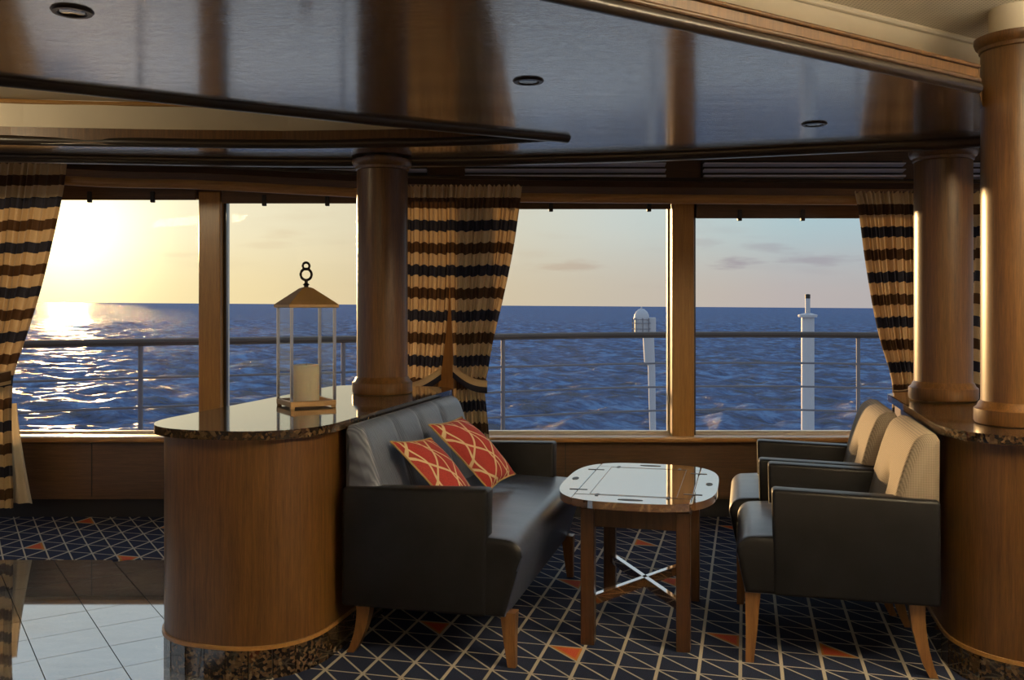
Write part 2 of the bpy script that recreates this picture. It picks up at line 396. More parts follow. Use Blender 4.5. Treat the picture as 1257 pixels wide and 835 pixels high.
def prism(bm, pts, z0, z1, r=0, seg=3):
    t = bmesh.new()
    a = [t.verts.new((x, y, z0)) for x, y in pts]; b = [t.verts.new((x, y, z1)) for x, y in pts]
    n = len(pts); t.faces.new(a[::-1]); t.faces.new(b)
    for i in range(n): t.faces.new((a[i], a[(i+1) % n], b[(i+1) % n], b[i]))
    if r > 0:
        es = [e for e in t.edges if abs(e.verts[0].co.z-e.verts[1].co.z) < 1e-6]
        bmesh.ops.bevel(t, geom=es, offset=r, segments=seg, profile=.5, affect='EDGES')
    join(bm, t)
def lathe(bm, prof, n=40, cx=0, cy=0):
    rings = []
    for r, z in prof:
        rings.append([bm.verts.new((cx+r*math.cos(2*PI*i/n), cy+r*math.sin(2*PI*i/n), z)) for i in range(n)] if r > 1e-5 else [bm.verts.new((cx, cy, z))])
    for a, b in zip(rings, rings[1:]):
        for i in range(n):
            j = (i+1) % n
            if len(a) == 1 and len(b) == 1: continue
            if len(a) == 1: bm.faces.new((a[0], b[i], b[j]))
            elif len(b) == 1: bm.faces.new((a[i], a[j], b[0]))
            else: bm.faces.new((a[i], a[j], b[j], b[i]))
    if len(rings[0]) > 1: bm.faces.new(rings[0][::-1])
    if len(rings[-1]) > 1: bm.faces.new(rings[-1])
def tube(bm, pts, r, n=8, closed=False, squash=(1, 1)):
    pts = [Vector(p) for p in pts]; N = len(pts); rings = []
    for i, p in enumerate(pts):
        if closed: d = pts[(i+1) % N]-pts[i-1]
        else: d = pts[min(i+1, N-1)]-pts[max(i-1, 0)]
        d.normalize(); up_ = Vector((0, 0, 1)) if abs(d.z) < .95 else Vector((0, 1, 0))
        s_ = d.cross(up_).normalized(); t_ = s_.cross(d)
        rr = r[i] if isinstance(r, (list, tuple)) else r
        rings.append([bm.verts.new(p+s_*math.cos(2*PI*k/n)*rr*squash[0]+t_*math.sin(2*PI*k/n)*rr*squash[1]) for k in range(n)])
    M_ = N if closed else N-1
    for i in range(M_):
        a, b = rings[i], rings[(i+1) % N]
        for k in range(n): bm.faces.new((a[k], a[(k+1) % n], b[(k+1) % n], b[k]))
    if not closed: bm.faces.new(rings[0][::-1]); bm.faces.new(rings[-1])
def square_loft(bm, secs):
    """secs: (x,y,z,hx,hy)"""
    rings = [[bm.verts.new((x+sx*hx, y+sy*hy, z)) for sx, sy in ((-1, -1), (1, -1), (1, 1), (-1, 1))] for x, y, z, hx, hy in secs]
    for a, b in zip(rings, rings[1:]):
        for k in range(4): bm.faces.new((a[k], a[(k+1) % 4], b[(k+1) % 4], b[k]))
    bm.faces.new(rings[0][::-1]); bm.faces.new(rings[-1])
B = bmesh.new
ROT = math.radians(-14)
def W(x, y, z=0):       # the furniture group's own axes, turned 14 degrees
    return Vector((x*CA+y*SA, -x*SA+y*CA, z))

# ================================================================== the sea
def build_sea():
    rs = [12, 20, 30, 45]; r = 60.
    while r < 900: rs.append(r); r *= 1.0056
    while r < 60000: rs.append(r); r *= 1.25
    R = np.array(rs); A = np.radians(np.linspace(-40, 40, 640))
    RR, AA = np.meshgrid(R, A, indexing='ij')
    X = RR*np.sin(AA); Y = RR*np.cos(AA); Z = np.zeros_like(X)
    rng = np.random.RandomState(4)
    for i in range(60):
        L = 2.0*(22/2.0)**rng.rand(); th = math.radians(-60)+rng.randn()*.65
        k = 2*PI/L; amp = .021*L**.72
        ph = rng.rand()*2*PI
        arg = k*(X*math.cos(th)+Y*math.sin(th))+ph
        fade = np.clip(1-(RR/ (L*110)), 0, 1)
        Z += amp*(1-2*np.abs(np.sin(arg/2))**1.3)*fade*.8
    me = bpy.data.meshes.new('sea'); nr, na = X.shape
    co = np.stack([X, Y, Z], -1).reshape(-1, 3).astype(np.float32)
    me.vertices.add(len(co)); me.vertices.foreach_set('co', co.ravel())
    idx = np.arange(nr*na).reshape(nr, na)
    q = np.stack([idx[:-1, :-1], idx[:-1, 1:], idx[1:, 1:], idx[1:, :-1]], -1).reshape(-1, 4)[:, ::-1]
    me.loops.add(q.size); me.loops.foreach_set('vertex_index', q.ravel().astype(np.int32))
    me.polygons.add(len(q)); me.polygons.foreach_set('loop_start', np.arange(0, q.size, 4, dtype=np.int32))
    me.polygons.foreach_set('loop_total', np.full(len(q), 4, dtype=np.int32))
    me.polygons.foreach_set('use_smooth', np.ones(len(q), dtype=bool))
    me.update(); me.materials.append(M_sea)
    o = bpy.data.objects.new('sea', me); C.objects.link(o)
    o.location = (0, 0, 1.24-15); o.rotation_euler = (0, math.radians(.40), 0)   # the ship heels a little against the horizon
    tag(o, 'dark blue choppy open sea stretching to the horizon outside the windows', 'sea', kind='stuff')
build_sea()

# ================================================================== shell
CZ = 1.93; ST = .07; HZ = 2.27
WY = 5.45
fl = B(); prism(fl, [(-4.6, -5), (4.6, -5), (4.6, 5.7), (-4.6, 5.7)], -.12, -.012)
floor = struct(obj('floor', fl, M_grout))
# fitted carpet
cb = W(-1.7, 4.277); c0 = W(-1.7, -4.0)
cp = B(); prism(cp, [(-4.55, 5.5), (-4.55, 4.56), (cb.x, 4.56), (c0.x, c0.y), (4.55, -4.3), (4.55, 5.5)], -.012, .0)
tag(obj('carpet', cp, M_carpet), 'navy fitted carpet with a cream triangle lattice and scattered orange triangles', 'carpet')
# stone tiles, one by one, clipped to the tiled area
def clip(poly, n, d):
    out = []
    for i in range(len(poly)):
        a, b = poly[i], poly[(i+1) % len(poly)]
        da, db = a[0]*n[0]+a[1]*n[1]-d, b[0]*n[0]+b[1]*n[1]-d
        if da <= 0: out.append(a)
        if da*db < 0:
            t = da/(da-db); out.append((a[0]+(b[0]-a[0])*t, a[1]+(b[1]-a[1])*t))
    return out
P0 = Vector((-1.465, 3.404)); ta = Vector((-.555, .832)); tb = Vector((.832, .555)); TS = .237
for i in range(-7, 8):
    for j in range(-10, 9):
        g_ = .0016
        q = [(P0+ta*(TS*(i+a))+tb*(TS*(j+b))) for a, b in ((g_/TS, g_/TS), (1-g_/TS, g_/TS), (1-g_/TS, 1-g_/TS), (g_/TS, 1-g_/TS))]
        q = [tuple(p) for p in q]
        q = clip(q, (0, 1), 4.556); q = clip(q, (0, -1), -1.8) if q else q
        q = clip(q, (-1, 0), 3.4) if q else q
        q = clip(q, (CA, -SA), -1.702) if q else q
        if len(q) < 3: continue
        ar = abs(sum(q[k][0]*q[(k+1) % len(q)][1]-q[(k+1) % len(q)][0]*q[k][1] for k in range(len(q))))/2
        if ar < .002: continue
        b = B(); prism(b, q, -.0115, -.0005+random.uniform(-.0002, .0002)); obj('floor_tile', b, M_tile, floor)

# low veneered ceiling with the tapering recess
far_edge = [(-4.5, 4.02), (-3.3, 4.18), (-2.33, 4.26), (-1.44, 4.37), (-.88, 4.41), (-.3, 4.39), (.045, 4.34), (.56, 4.25), (1.0, 4.13), (1.49, 3.98), (1.92, 3.86), (2.6, 3.6), (3.4, 3.2)]
face_edge = [(3.4, 3.05), (1.645, 3.27), (1.475, 2.96), (.15, 2.107), (-1.2, 1.24), (-2.6, .34), (-4.5, -.9)]
rec_near = [(-4.4, 1.25), (-1.56, 2.85), (-.62, 3.405), (-.2, 3.63), (.20, 3.83)]
rec_far = [(.215, 3.865), (-.1, 3.97), (-.55, 4.04), (-1.0, 4.07), (-1.6, 4.03), (-2.13, 3.975), (-4.4, 3.6)]
outer = far_edge+face_edge
hole = rec_near+rec_far
def slab(bm, outer, hole, z0, z1):
    polys = [[Vector((x, y, 0)) for x, y in outer]]+([[Vector((x, y, 0)) for x, y in hole]] if hole else [])
    flat = [p for pl in polys for p in pl]
    tris = tessellate_polygon(polys)
    for z in (z0, z1):
        vv = [bm.verts.new((p.x, p.y, z)) for p in flat]
        for t in tris: bm.faces.new([vv[k] for k in (t if z == z1 else t[::-1])])
    for loop in ([outer]+([hole] if hole else [])):
        n = len(loop)
        for i in range(n):
            (xa, ya), (xb, yb) = loop[i], loop[(i+1) % n]
            bm.faces.new([bm.verts.new(p) for p in ((xa, ya, z0), (xb, yb, z0), (xb, yb, z1), (xa, ya, z1))])
b = B(); slab(b, outer, hole, CZ, CZ+.004)
ceiling = struct(obj('ceiling', b, M_ceil))
b = B(); slab(b, outer, hole, CZ+.005, CZ+ST); obj('ceiling_core', b, M_wood, ceiling)
def smooth_line(pts, sub=6):
    P = [Vector((p[0], p[1], p[2] if len(p) > 2 else 0)) for p in pts]; out = []
    for i in range(len(P)-1):
        p0, p1, p2, p3 = P[max(i-1, 0)], P[i], P[i+1], P[min(i+2, len(P)-1)]
        for k in range(sub):
            t = k/sub
            out.append(.5*((2*p1)+(-p0+p2)*t+(2*p0-5*p1+4*p2-p3)*t*t+(-p0+3*p1-3*p2+p3)*t**3))
    out.append(P[-1]); return out
def zl(pts, z): return [(p[0], p[1], z) for p in pts]
b = B(); tube(b, [(p.x, p.y+.02, CZ-.008) for p in smooth_line(far_edge)], .036, 12, squash=(1, .8)); obj('edge_bullnose', b, M_edge, ceiling, True)
b = B(); tube(b, [(p[0], p[1], CZ+.004) for p in rec_near]+[(.225, 3.85, CZ+.004)], .027, 12, squash=(1, 1)); obj('recess_bullnose', b, M_edge, ceiling, True)
b = B(); tube(b, [(p.x, p.y+.01, CZ+.015) for p in smooth_line(rec_far)], .022, 10); obj('recess_molding', b, M_edge, ceiling, True)
for dz, rr, dd, m_ in ((-.002, .018, 0, M_edge), (.022, .008, -.004, M_wood_dark), (.066, .007, -.002, M_wood)):
    pts = [(1.475, 2.96), (.15, 2.107), (-1.2, 1.24), (-2.6, .34), (-4.5, -.9)]
    b = B(); tube(b, [(p[0]+dd*-.5, p[1]+dd, CZ+dz) for p in pts], rr, 10); obj('edge_molding', b, m_, ceiling, True)
# cream recess above the tapering opening
b = B(); prism(b, [(-4.5, 1.0), (.8, 3.4), (.8, 4.5), (-4.5, 4.5)], 2.14, 2.16); struct(obj('ceiling_recess', b, M_cream))
b = B()
pts = [(x, y+.10) for x, y in rec_far]; 
prism(b, pts+[(x, y+.03) for x, y in pts[::-1]], CZ+ST+.001, 2.139)
struct(obj('trim_1', b, M_cream))
b = B(); tube(b, [(p.x, p.y+.095, 2.128) for p in smooth_line(rec_far)], .010, 8); obj('cornice', b, M_wood_rail, bpy.data.objects['trim_1'], True)
# raised ceiling towards the room, with its set-back cream wall
wl = [(-4.5, -.30), (-2.6, .90), (.9, 3.07), (1.79, 3.62), (3.2, 4.5), (4.5, 4.9)]
b = B(); prism(b, wl+[(x-.03, y+.05) for x, y in wl[::-1]], CZ+ST+.001, HZ-.001); struct(obj('trim_2', b, M_cream))
b = B(); tube(b, [(x, y-.006, HZ-.012) for x, y in wl], .012, 8); obj('cornice', b, M_cream, bpy.data.objects['trim_2'], True)
b = B(); prism(b, [(-4.6, -5), (4.6, -5), (4.6, 5.6), (-4.6, 5.6)], HZ, HZ+.08); struct(obj('ceiling_raised', b, M_perf))

# unseen shield added to keep the fill lamp out of the panes' reflections
o_ = struct(empty('trim_20', (2.1, 1.4, 1.93), math.radians(20)))
b = B(); box(b, -1.4, 1.4, -.22, .26, -.03, -.01); box(b, -1.4, 1.4, .24, .26, -.01, .075); box(b, -1.4, 1.4, -.22, -.20, -.01, .05); obj('shield_box', b, M_cream, o_)
# downlights in the veneered ceiling
for k, (x, y, lb) in enumerate([(-1.03, 2.19, 'round recessed downlight with dark ring, nearest the left edge'),
                                (.05, 2.87, 'round recessed downlight with dark ring, in the middle of the ceiling'),
                                (1.147, 3.55, 'small round recessed downlight near the right-hand columns')]):
    t = empty('downlight', (x, y, CZ))
    tag(t, lb, 'ceiling light', 'recessed downlights in the low ceiling')
    b = B(); lathe(b, [(.030, -.0005), (.034, -.006), (.044, -.006), (.048, -.001), (.048, .0)], 36); obj('ring', b, M_iron, t, True)
    b = B(); lathe(b, [(.031, -.001), (.028, -.003), (.014, -.0015)], 36); obj('lens', b, M_lens, t, True)

# window front
MX = [-4.5, -3.124, -1.752, -.38, .992, 2.364, 3.736, 4.6]
b = B(); box(b, -4.6, 4.6, WY-.02, WY+.16, .115, .465); struct(obj('wall_front', b, M_wood_dark))
wall = bpy.data.objects['wall_front']
b = B(); box(b, -4.6, 4.6, WY-.075, WY+.05, .450, .482, .008); struct(obj('sill_ledge', b, M_wood_rail, wall, True))
b = B(); box(b, -4.6, 4.6, WY+.055, WY+.2, .462, .486, .004); obj('outer_sill', b, M_alu, wall)
for x in (-2.44, -1.07, .31, 1.68):
    b = B(); box(b, x-.002, x+.002, WY-.0225, WY-.019, .13, .445); obj('panel_joint', b, M_black, wall)
b = B(); box(b, -4.6, 4.6, WY+.03, WY+.1, -.01, .116); struct(obj('baseboard_front', b, M_toe))
b = B(); box(b, -4.6, 4.6, WY-.02, WY+.16, 1.88, HZ); struct(obj('wall_front_head', b, M_wood_dark))
headw = bpy.data.objects['wall_front_head']
# grille slats; their pale blue colour stands in for reflected sky light
for k in range(7):
    x0, x1 = MX[k]+.11, MX[k+1]-.11
    g_ = empty('air_grille', ((x0+x1)/2, WY-.05, 2.0)); g_.parent = headw
    b = B(); box(b, x0-g_.location.x, x1-g_.location.x, .0, .03, -.07, .075); obj('backing', b, M_black, g_)
    for dz, hh in ((.052, .005), (.018, .004), (-.022, .009)):
        b = B(); L = x1-x0; hexa(b, [(-L/2, -.05, dz), (L/2, -.05, dz), (L/2, .0, dz-.012), (-L/2, .0, dz-.012)], [(-L/2, -.05, dz+hh), (L/2, -.05, dz+hh), (L/2, 0, dz+hh), (-L/2, 0, dz+hh)])
        obj('slat', b, M_slat, g_)
# deep beam and curtain rail; the beam drops from left to right like in the room
hp = smooth_line([(-4.5, 5.20, 2.10), (-2.5, 5.22, 1.955), (-1.75, 5.24, 1.93), (-.9, 5.26, 1.885), (-.38, 5.27, 1.862), (.992, 5.28, 1.847), (2.364, 5.28, 1.838), (4.5, 5.28, 1.83)], 5)
hp = [Vector((p.x, 5.178, 1.24+(p.z-1.24)*.978)) for p in hp]
b = B(); tube(b, [(p.x, p.y, p.z-.006) for p in hp], .024, 10, squash=(1, 1.1)); struct(obj('trim_3', b, M_wood_rail, None, True))
b = B(); tube(b, [(p.x, p.y+.17, p.z+.075) for p in hp], .04, 4, squash=(1, 1)); struct(obj('trim_4', b, M_wood_dark, None))
b = B(); tube(b, [(p.x, p.y+.13, p.z+.120) for p in hp], .012, 6); obj('ridge', b, M_edge, bpy.data.objects['trim_4'], True)
# mullions
for k, x in enumerate(MX[1:-1]):
    b = B(); box(b, x-.064, x+.064, WY-.035, WY+.10, .47, 1.9, .006); t = struct(obj('trim_%d' % (k+5), b, M_mull))
    b = B(); box(b, x+.066, x+.082, WY+.02, WY+.05, .48, 1.88); obj('frame_bead', b, M_edge, t)
# windows: outer frame, glass, roller blind box with clips
BZ = [1.86, 1.848, 1.828, 1.795, 1.742, 1.765, 1.765]
for k in range(7):
    x0, x1 = MX[k]+.064, MX[k+1]-.064
    t = struct(empty('window_%d' % (k+1), ((x0+x1)/2, WY+.08, .486)))
    b = B(); L = (x1-x0)/2
    for (a0, a1, c0_, c1_) in ((-L, -L+.012, 0, 1.40), (L-.012, L, 0, 1.40), (-L+.012, L-.012, 0, .014), (-L+.012, L-.012, 1.38, 1.40)):
        box(b, a0, a1, -.02, .02, c0_, c1_)
    obj('window_frame', b, M_alu, t)
    b = B(); box(b, -L+.012, L-.012, -.003, .003, .014, 1.38); obj('pane', b, M_glass, t)
    z0 = BZ[k]-.486; zt = min(z0+.10, 1.39)
    bl = B(); hexa(bl, [(-L+.01, -.13, z0), (L-.01, -.13, z0), (L-.01, -.05, z0+.01), (-L+.01, -.05, z0+.01)], [(-L+.01, -.13, zt+.06), (L-.01, -.13, zt+.06), (L-.01, -.05, zt+.06), (-L+.01, -.05, zt+.06)], .004, 1)
    bx_ = obj('blind_box', bl, M_wood_dark, t)
    for f in (-.45, .0, .45) if k != 3 else (-.55, -.1, .6):
        b = B(); box(b, f*L*1.3-.012, f*L*1.3+.012, -.142, -.12, z0-.014, z0+.05, .003, 1); obj('clip', b, M_black, bx_)
# side and back walls of the lounge (outside the frame)
for nm, x in (('left', -4.6), ('right', 4.6)):
    s_ = 1 if x > 0 else -1
    b = B(); box(b, min(x, x+s_*.1), max(x, x+s_*.1), -5, 5.6, 0, .48); box(b, min(x, x+s_*.1), max(x, x+s_*.1), -5, 5.6, 1.86, HZ)
    for y in (-5, -3.5, -2, -.5, 1.0, 2.5, 4.0, 5.4): box(b, min(x, x+s_*.1), max(x, x+s_*.1), y, y+.13, .48, 1.86)
    struct(obj('wall_'+nm, b, M_wood_dark))
b = B(); box(b, -4.6, 4.6, -5.1, -5.0, -.01, HZ); struct(obj('wall_back', b, M_cream))

# ================================================================== columns
def column(x, y, top, lb, neck=.06, base=.83):
    t = empty('column', (x, y, base)); tag(t, lb, 'column', 'round wooden columns standing on the counters')
    h = top-base; R_ = .119
    b = B(); lathe(b, [(R_, .07), (R_, h-neck-.04)], 64); obj('shaft', b, M_wood, t, True)
    b = B(); lathe(b, [(R_+.018, 0), (R_+.022, .008), (R_+.022, .05), (R_+.012, .058), (R_+.006, .072), (R_, .078)], 64); obj('base_ring', b, M_wood, t, True)
    b = B(); zt = h-neck
    lathe(b, [(R_-.001, zt-.05), (R_+.006, zt-.046), (R_+.008, zt-.034), (R_+.016, zt-.028), (R_+.022, zt-.012), (R_+.022, zt), (R_-.03, zt)], 64); obj('cap_ring', b, M_wood, t, True)
    b = B(); lathe(b, [(R_-.025, zt), (R_-.025, h)], 48); obj('neck', b, M_cream if top > 2 else M_wood, t, True)
    return t
pL = (-.61, 4.40)
column(*pL, CZ, 'round wooden column on the left counter beside the striped curtain', neck=.01)
column(1.89, 4.10, CZ, 'round wooden column on the right counter nearer the windows, behind the armchairs', neck=.012)
column(1.76, 3.25, HZ, 'tall round wooden column at the right edge reaching the pale raised ceiling', neck=.10)

# ================================================================== low counters with granite tops
def outline(x0, x1, y0, y1, rn, rf, n=14):
    """rounded ends: rn = depth of near rounding, rf = far"""
    cx = (x0+x1)/2; hw = (x1-x0)/2; out = []
    for k in range(n+1):                                    # near end, from right side round to left
        a = -PI/2*0 + PI*k/n
        c_, s_ = math.cos(a), math.sin(a); e = .82
        out.append((cx+hw*math.copysign(abs(c_)**e, c_), y0+rn-rn*abs(s_)**e))
    for k in range(n+1):
        a = PI*k/n; c_, s_ = math.cos(a), math.sin(a); e = .7
        out.append((cx-hw*math.copysign(abs(c_)**e, c_), y1-rf+rf*abs(s_)**e))
    return out[::-1]
def counter(x0, x1, y0, y1, rn, rf, lb, lt):
    org = W((x0+x1)/2, (y0+y1)/2)
    cx, cy = (x0+x1)/2, (y0+y1)/2
    t = empty('counter', (org.x, org.y, 0), ROT); tag(t, lb, 'counter')
    o1 = [(x-cx, y-cy) for x, y in outline(x0+.03, x1-.03, y0+.03, y1-.03, rn-.02, rf-.02, 24)]
    b = B(); prism(b, o1, .10, .7975); obj('body', b, M_wood, t, True)
    o3 = [(x-cx, y-cy) for x, y in outline(x0+.024, x1-.024, y0+.024, y1-.024, rn-.02, rf-.02, 24)]
    b = B(); prism(b, o3, .100, .113, .003, 1); obj('molding', b, M_wood_rail, t, True)
    o2 = [Vector((x-cx, y-cy)) for x, y in outline(x0+.036, x1-.036, y0+.036, y1-.036, rn-.02, rf-.02, 24)]
    b = B(); prism(b, [tuple(p) for p in o2], .0005, .099); obj('plinth_core', b, M_grout, t)
    # granite plinth pieces set round the outline, one by one
    N = len(o2); cum = [0]
    for i in range(N): cum.append(cum[-1]+(o2[(i+1) % N]-o2[i]).length)
    tot = cum[-1]; cnt = int(tot/.075); step = tot/cnt
    def at(s_):
        s_ %= tot
        for i in range(N):
            if cum[i+1] >= s_:
                f = (s_-cum[i])/max(cum[i+1]-cum[i], 1e-9); return o2[i].lerp(o2[(i+1) % N], f)
        return o2[0]
    area2 = sum(o2[i].x*o2[(i+1) % N].y-o2[(i+1) % N].x*o2[i].y for i in range(N)); sg = 1 if area2 > 0 else -1
    for k in range(cnt):
        a, c_ = at(k*step+.0008), at((k+1)*step-.0008); d = (c_-a).normalized(); nrm = Vector((d.y, -d.x))*sg
        a = a-nrm*.004; c_ = c_-nrm*.004; th = .014+random.uniform(0, .0015)
        b = B(); prism(b, [tuple(a), tuple(c_), tuple(c_+nrm*th), tuple(a+nrm*th)][::sg], .0005, .0985); obj('granite_tile', b, M_granite, t)
    o = [(x-cx, y-cy) for x, y in outline(x0, x1, y0, y1, rn, rf, 28)]
    b = B(); prism(b, o, .798, .828, .011, 4); tp = obj('countertop', b, M_granite, None, True)
    tp.location = (org.x, org.y, 0); tp.rotation_euler = (0, 0, ROT)
    tag(tp, lt, 'countertop')
counter(-2.05, -1.39, 2.74, 4.52, .33, .20, 'rounded wooden counter with granite plinth behind the sofa', 'polished brown granite countertop carrying the lantern')
counter(.64, 1.42, 3.20, 4.80, .36, .20, 'rounded wooden counter with granite plinth behind the two armchairs', 'polished brown granite countertop on the right, carrying two columns')

# ================================================================== sofa and armchairs
def loft_back(width, seams, bulge, x_bot, x_top, z0, z1, rear_b, rear_t, tuft=None, ny=60):
    """closed upholstered back: profiles in xz swept along y"""
    bm = B(); rings = []
    nf = 26
    ss = [0, .001, .003, .006, .010, .015, .022]; ss = [q/width for q in ss]+[.022/width+(1-.044/width)*k/ny for k in range(1, ny)]+[1-q/width for q in ss[::-1]]
    for s_ in ss:
        y = width*s_
        e = min(s_, 1-s_)*width
        inset = .022*max(0, 1-e/.022)**2 if e < .022 else 0
        pr = []
        for i in range(nf+1):                                # front face, bottom to top
            v = i/nf; zz = z0+(z1-z0)*v
            x = x_bot+(x_top-x_bot)*v
            bl = bulge*(1-(2*v-1)**4)
            for sx in seams:
                dd = abs(y-sx); bl -= (bulge*.75)*math.exp(-(dd/.020)**2)
            if tuft:
                for (ty, tv, dp) in tuft:
                    rr = math.hypot((y-ty)/.055, (zz-(z0+(z1-z0)*tv))/.05); bl -= dp*math.exp(-rr*rr)
                    fold = abs(y-ty); 
                    if v < tv: bl -= .011*math.exp(-(fold/.012)**2)
            rnd = .035
            if z1-zz < rnd: x -= (rnd-math.sqrt(max(rnd**2-(rnd-(z1-zz))**2, 0)))*.6
            pr.append((x+bl-inset, zz-inset*(1 if v > .5 else 0)))
        xr_t, xr_b = rear_t, rear_b
        pr.append((xr_t+.012, z1-.004-inset)); pr.append((xr_t+inset, z1-.025-inset)); pr.append((xr_b+inset, z0))
        rings.append([bm.verts.new((x, y, z_)) for x, z_ in pr])
    n = len(rings[0])
    for a, c_ in zip(rings, rings[1:]):
        for i in range(n): bm.faces.new((a[i], c_[i], c_[(i+1) % n], a[(i+1) % n]))
    bm.faces.new(rings[0]); bm.faces.new(rings[-1][::-1])
    return bm
def leg_front(h, y):
    b = B(); square_loft(b, [(-.045, y, 0, .014, .014), (-.052, y, h*.5, .020, .019), (-.056, y, h+.01, .027, .025)]); return b
def leg_back(h, y):
    b = B(); secs = []
    for k in range(9):
        t = k/8; secs.append((-.640+.055*math.sin(t*PI/2)**.8, y, h*1.03*t, .014+.012*t, .014+.012*t))
    square_loft(b, secs); return b
def seat_thing(name, lb, cat, group, x, y, rz, width, leg_h, m_seat, m_back, seams, bulge, tuft):
    """local: x = 0 at the seat's front, -0.66 at the rear; y from 0 to width"""
    t = empty(name, (x, y, 0), rz); tag(t, lb, cat, group)
    W_ = width
    # seat block with rounded waterfall front and crowned top
    b = B(); ny = 40; prof0 = []
    zb = leg_h; zt = .445
    rings = []
    ss = [0, .001, .003, .006, .010, .014, .018]; ss = [q/W_ for q in ss]+[.018/W_+(1-.036/W_)*k/ny for k in range(1, ny)]+[1-q/W_ for q in ss[::-1]]
    for s_ in ss:
        yy = .002+(W_-.004)*s_
        e = min(s_, 1-s_)*W_; ins = max(0, .018-e)
        ins = .018*(1-math.sqrt(max(0, 1-(ins/.018)**2)))
        cr = .016*(1-(2*s_-1)**2)
        wr = .0030*math.sin(yy*52+1.3*math.sin(yy*9))
        fi = .062 if leg_h < .2 else .030
        pr = [(-fi*(1-q)-ins, zb+ins+(zt-.055-zb)*q) for q in (0, .2, .4, .6, .75)]
        r_ = .055
        for k in range(7):
            a = k/6*PI/2
            pr.append((-r_+r_*math.cos(a)-ins, zt-r_+r_*math.sin(a)+cr*math.sin(a)-ins))
        for k in range(1, 16):
            u = k/15; pr.append((-.055-.52*u, zt+cr+.010*math.sin(u*PI)+wr*math.sin(u*PI)*(.5+.5*math.sin(u*9+yy*6))-ins))
        pr += [(-.64, zt-.03-ins), (-.645, zb+ins)]
        rings.append([b.verts.new((px, yy, pz)) for px, pz in pr])
    n = len(rings[0])
    for a, c_ in zip(rings, rings[1:]):
        for i in range(n): b.faces.new((a[i], c_[i], c_[(i+1) % n], a[(i+1) % n]))
    b.faces.new(rings[0]); b.faces.new(rings[-1][::-1])
    so = obj('seat', b, m_seat, t, True); so.data.materials.append(M_leather)
    for p in so.data.polygons:
        if abs(p.normal.y) > .6: p.material_index = 1  # seat ends take the darker leather: their shade is put into the colour
    b = loft_back(W_-.05, [s2*(W_-.05) for s2 in seams], bulge, -.49, -.595, .42, .815, -.655, -.657, tuft)
    bo = obj('backrest', b, m_back, t, True, (0, .025, 0))
    th = .082
    for side in (0, 1):
        y0 = -.004 if side == 0 else W_-th+.004
        b = B(); hexa(b, [(-.125, y0, zb-.001), (-.125, y0+th, zb-.001), (-.655, y0+th, zb-.001), (-.655, y0, zb-.001)][::-1],
                      [(-.118, y0, .612), (-.118, y0+th, .612), (-.652, y0+th, .598), (-.652, y0, .598)][::-1], .013, 3)
        obj('arm', b, M_leather, t, True)
    for yy in (.055, W_-.055):
        obj('leg', leg_front(leg_h, yy), M_leg, t, True); obj('leg', leg_back(leg_h, yy), M_leg, t, True)
    return t
o = W(-.73, 3.06)
sofa = seat_thing('sofa', 'dark slate-blue leather two-seat sofa holding two red pillows', 'sofa', None, o.x, o.y, ROT, 1.21, .18, M_seat, M_moire,
                  [.27, .5, .74], .016, None)
# the armchairs face the other way: turned by 180 degrees, so y runs towards the camera
o = W(-.03, 3.93)
ch = seat_thing('armchair', 'nearer of the two armchairs, charcoal leather with a tufted taupe back', 'armchair', 'armchairs facing the sofa', o.x, o.y, ROT+PI, .62, .25, M_seat, M_twill,
                [], .022, [(.285, .42, .032)])
def copy_thing(src, x, y, rz, lb):
    c = src.copy(); C.objects.link(c); c.location = (x, y, 0); c.rotation_euler = (0, 0, rz); c['label'] = lb
    for k in list(src.children):
        d = k.copy(); C.objects.link(d); d.parent = c
        for k2 in list(k.children):
            e = k2.copy(); C.objects.link(e); e.parent = d
    return c
o = W(-.065, 4.57)
copy_thing(ch, o.x, o.y, ROT+PI, 'farther armchair by the windows, charcoal leather with a tufted taupe back')

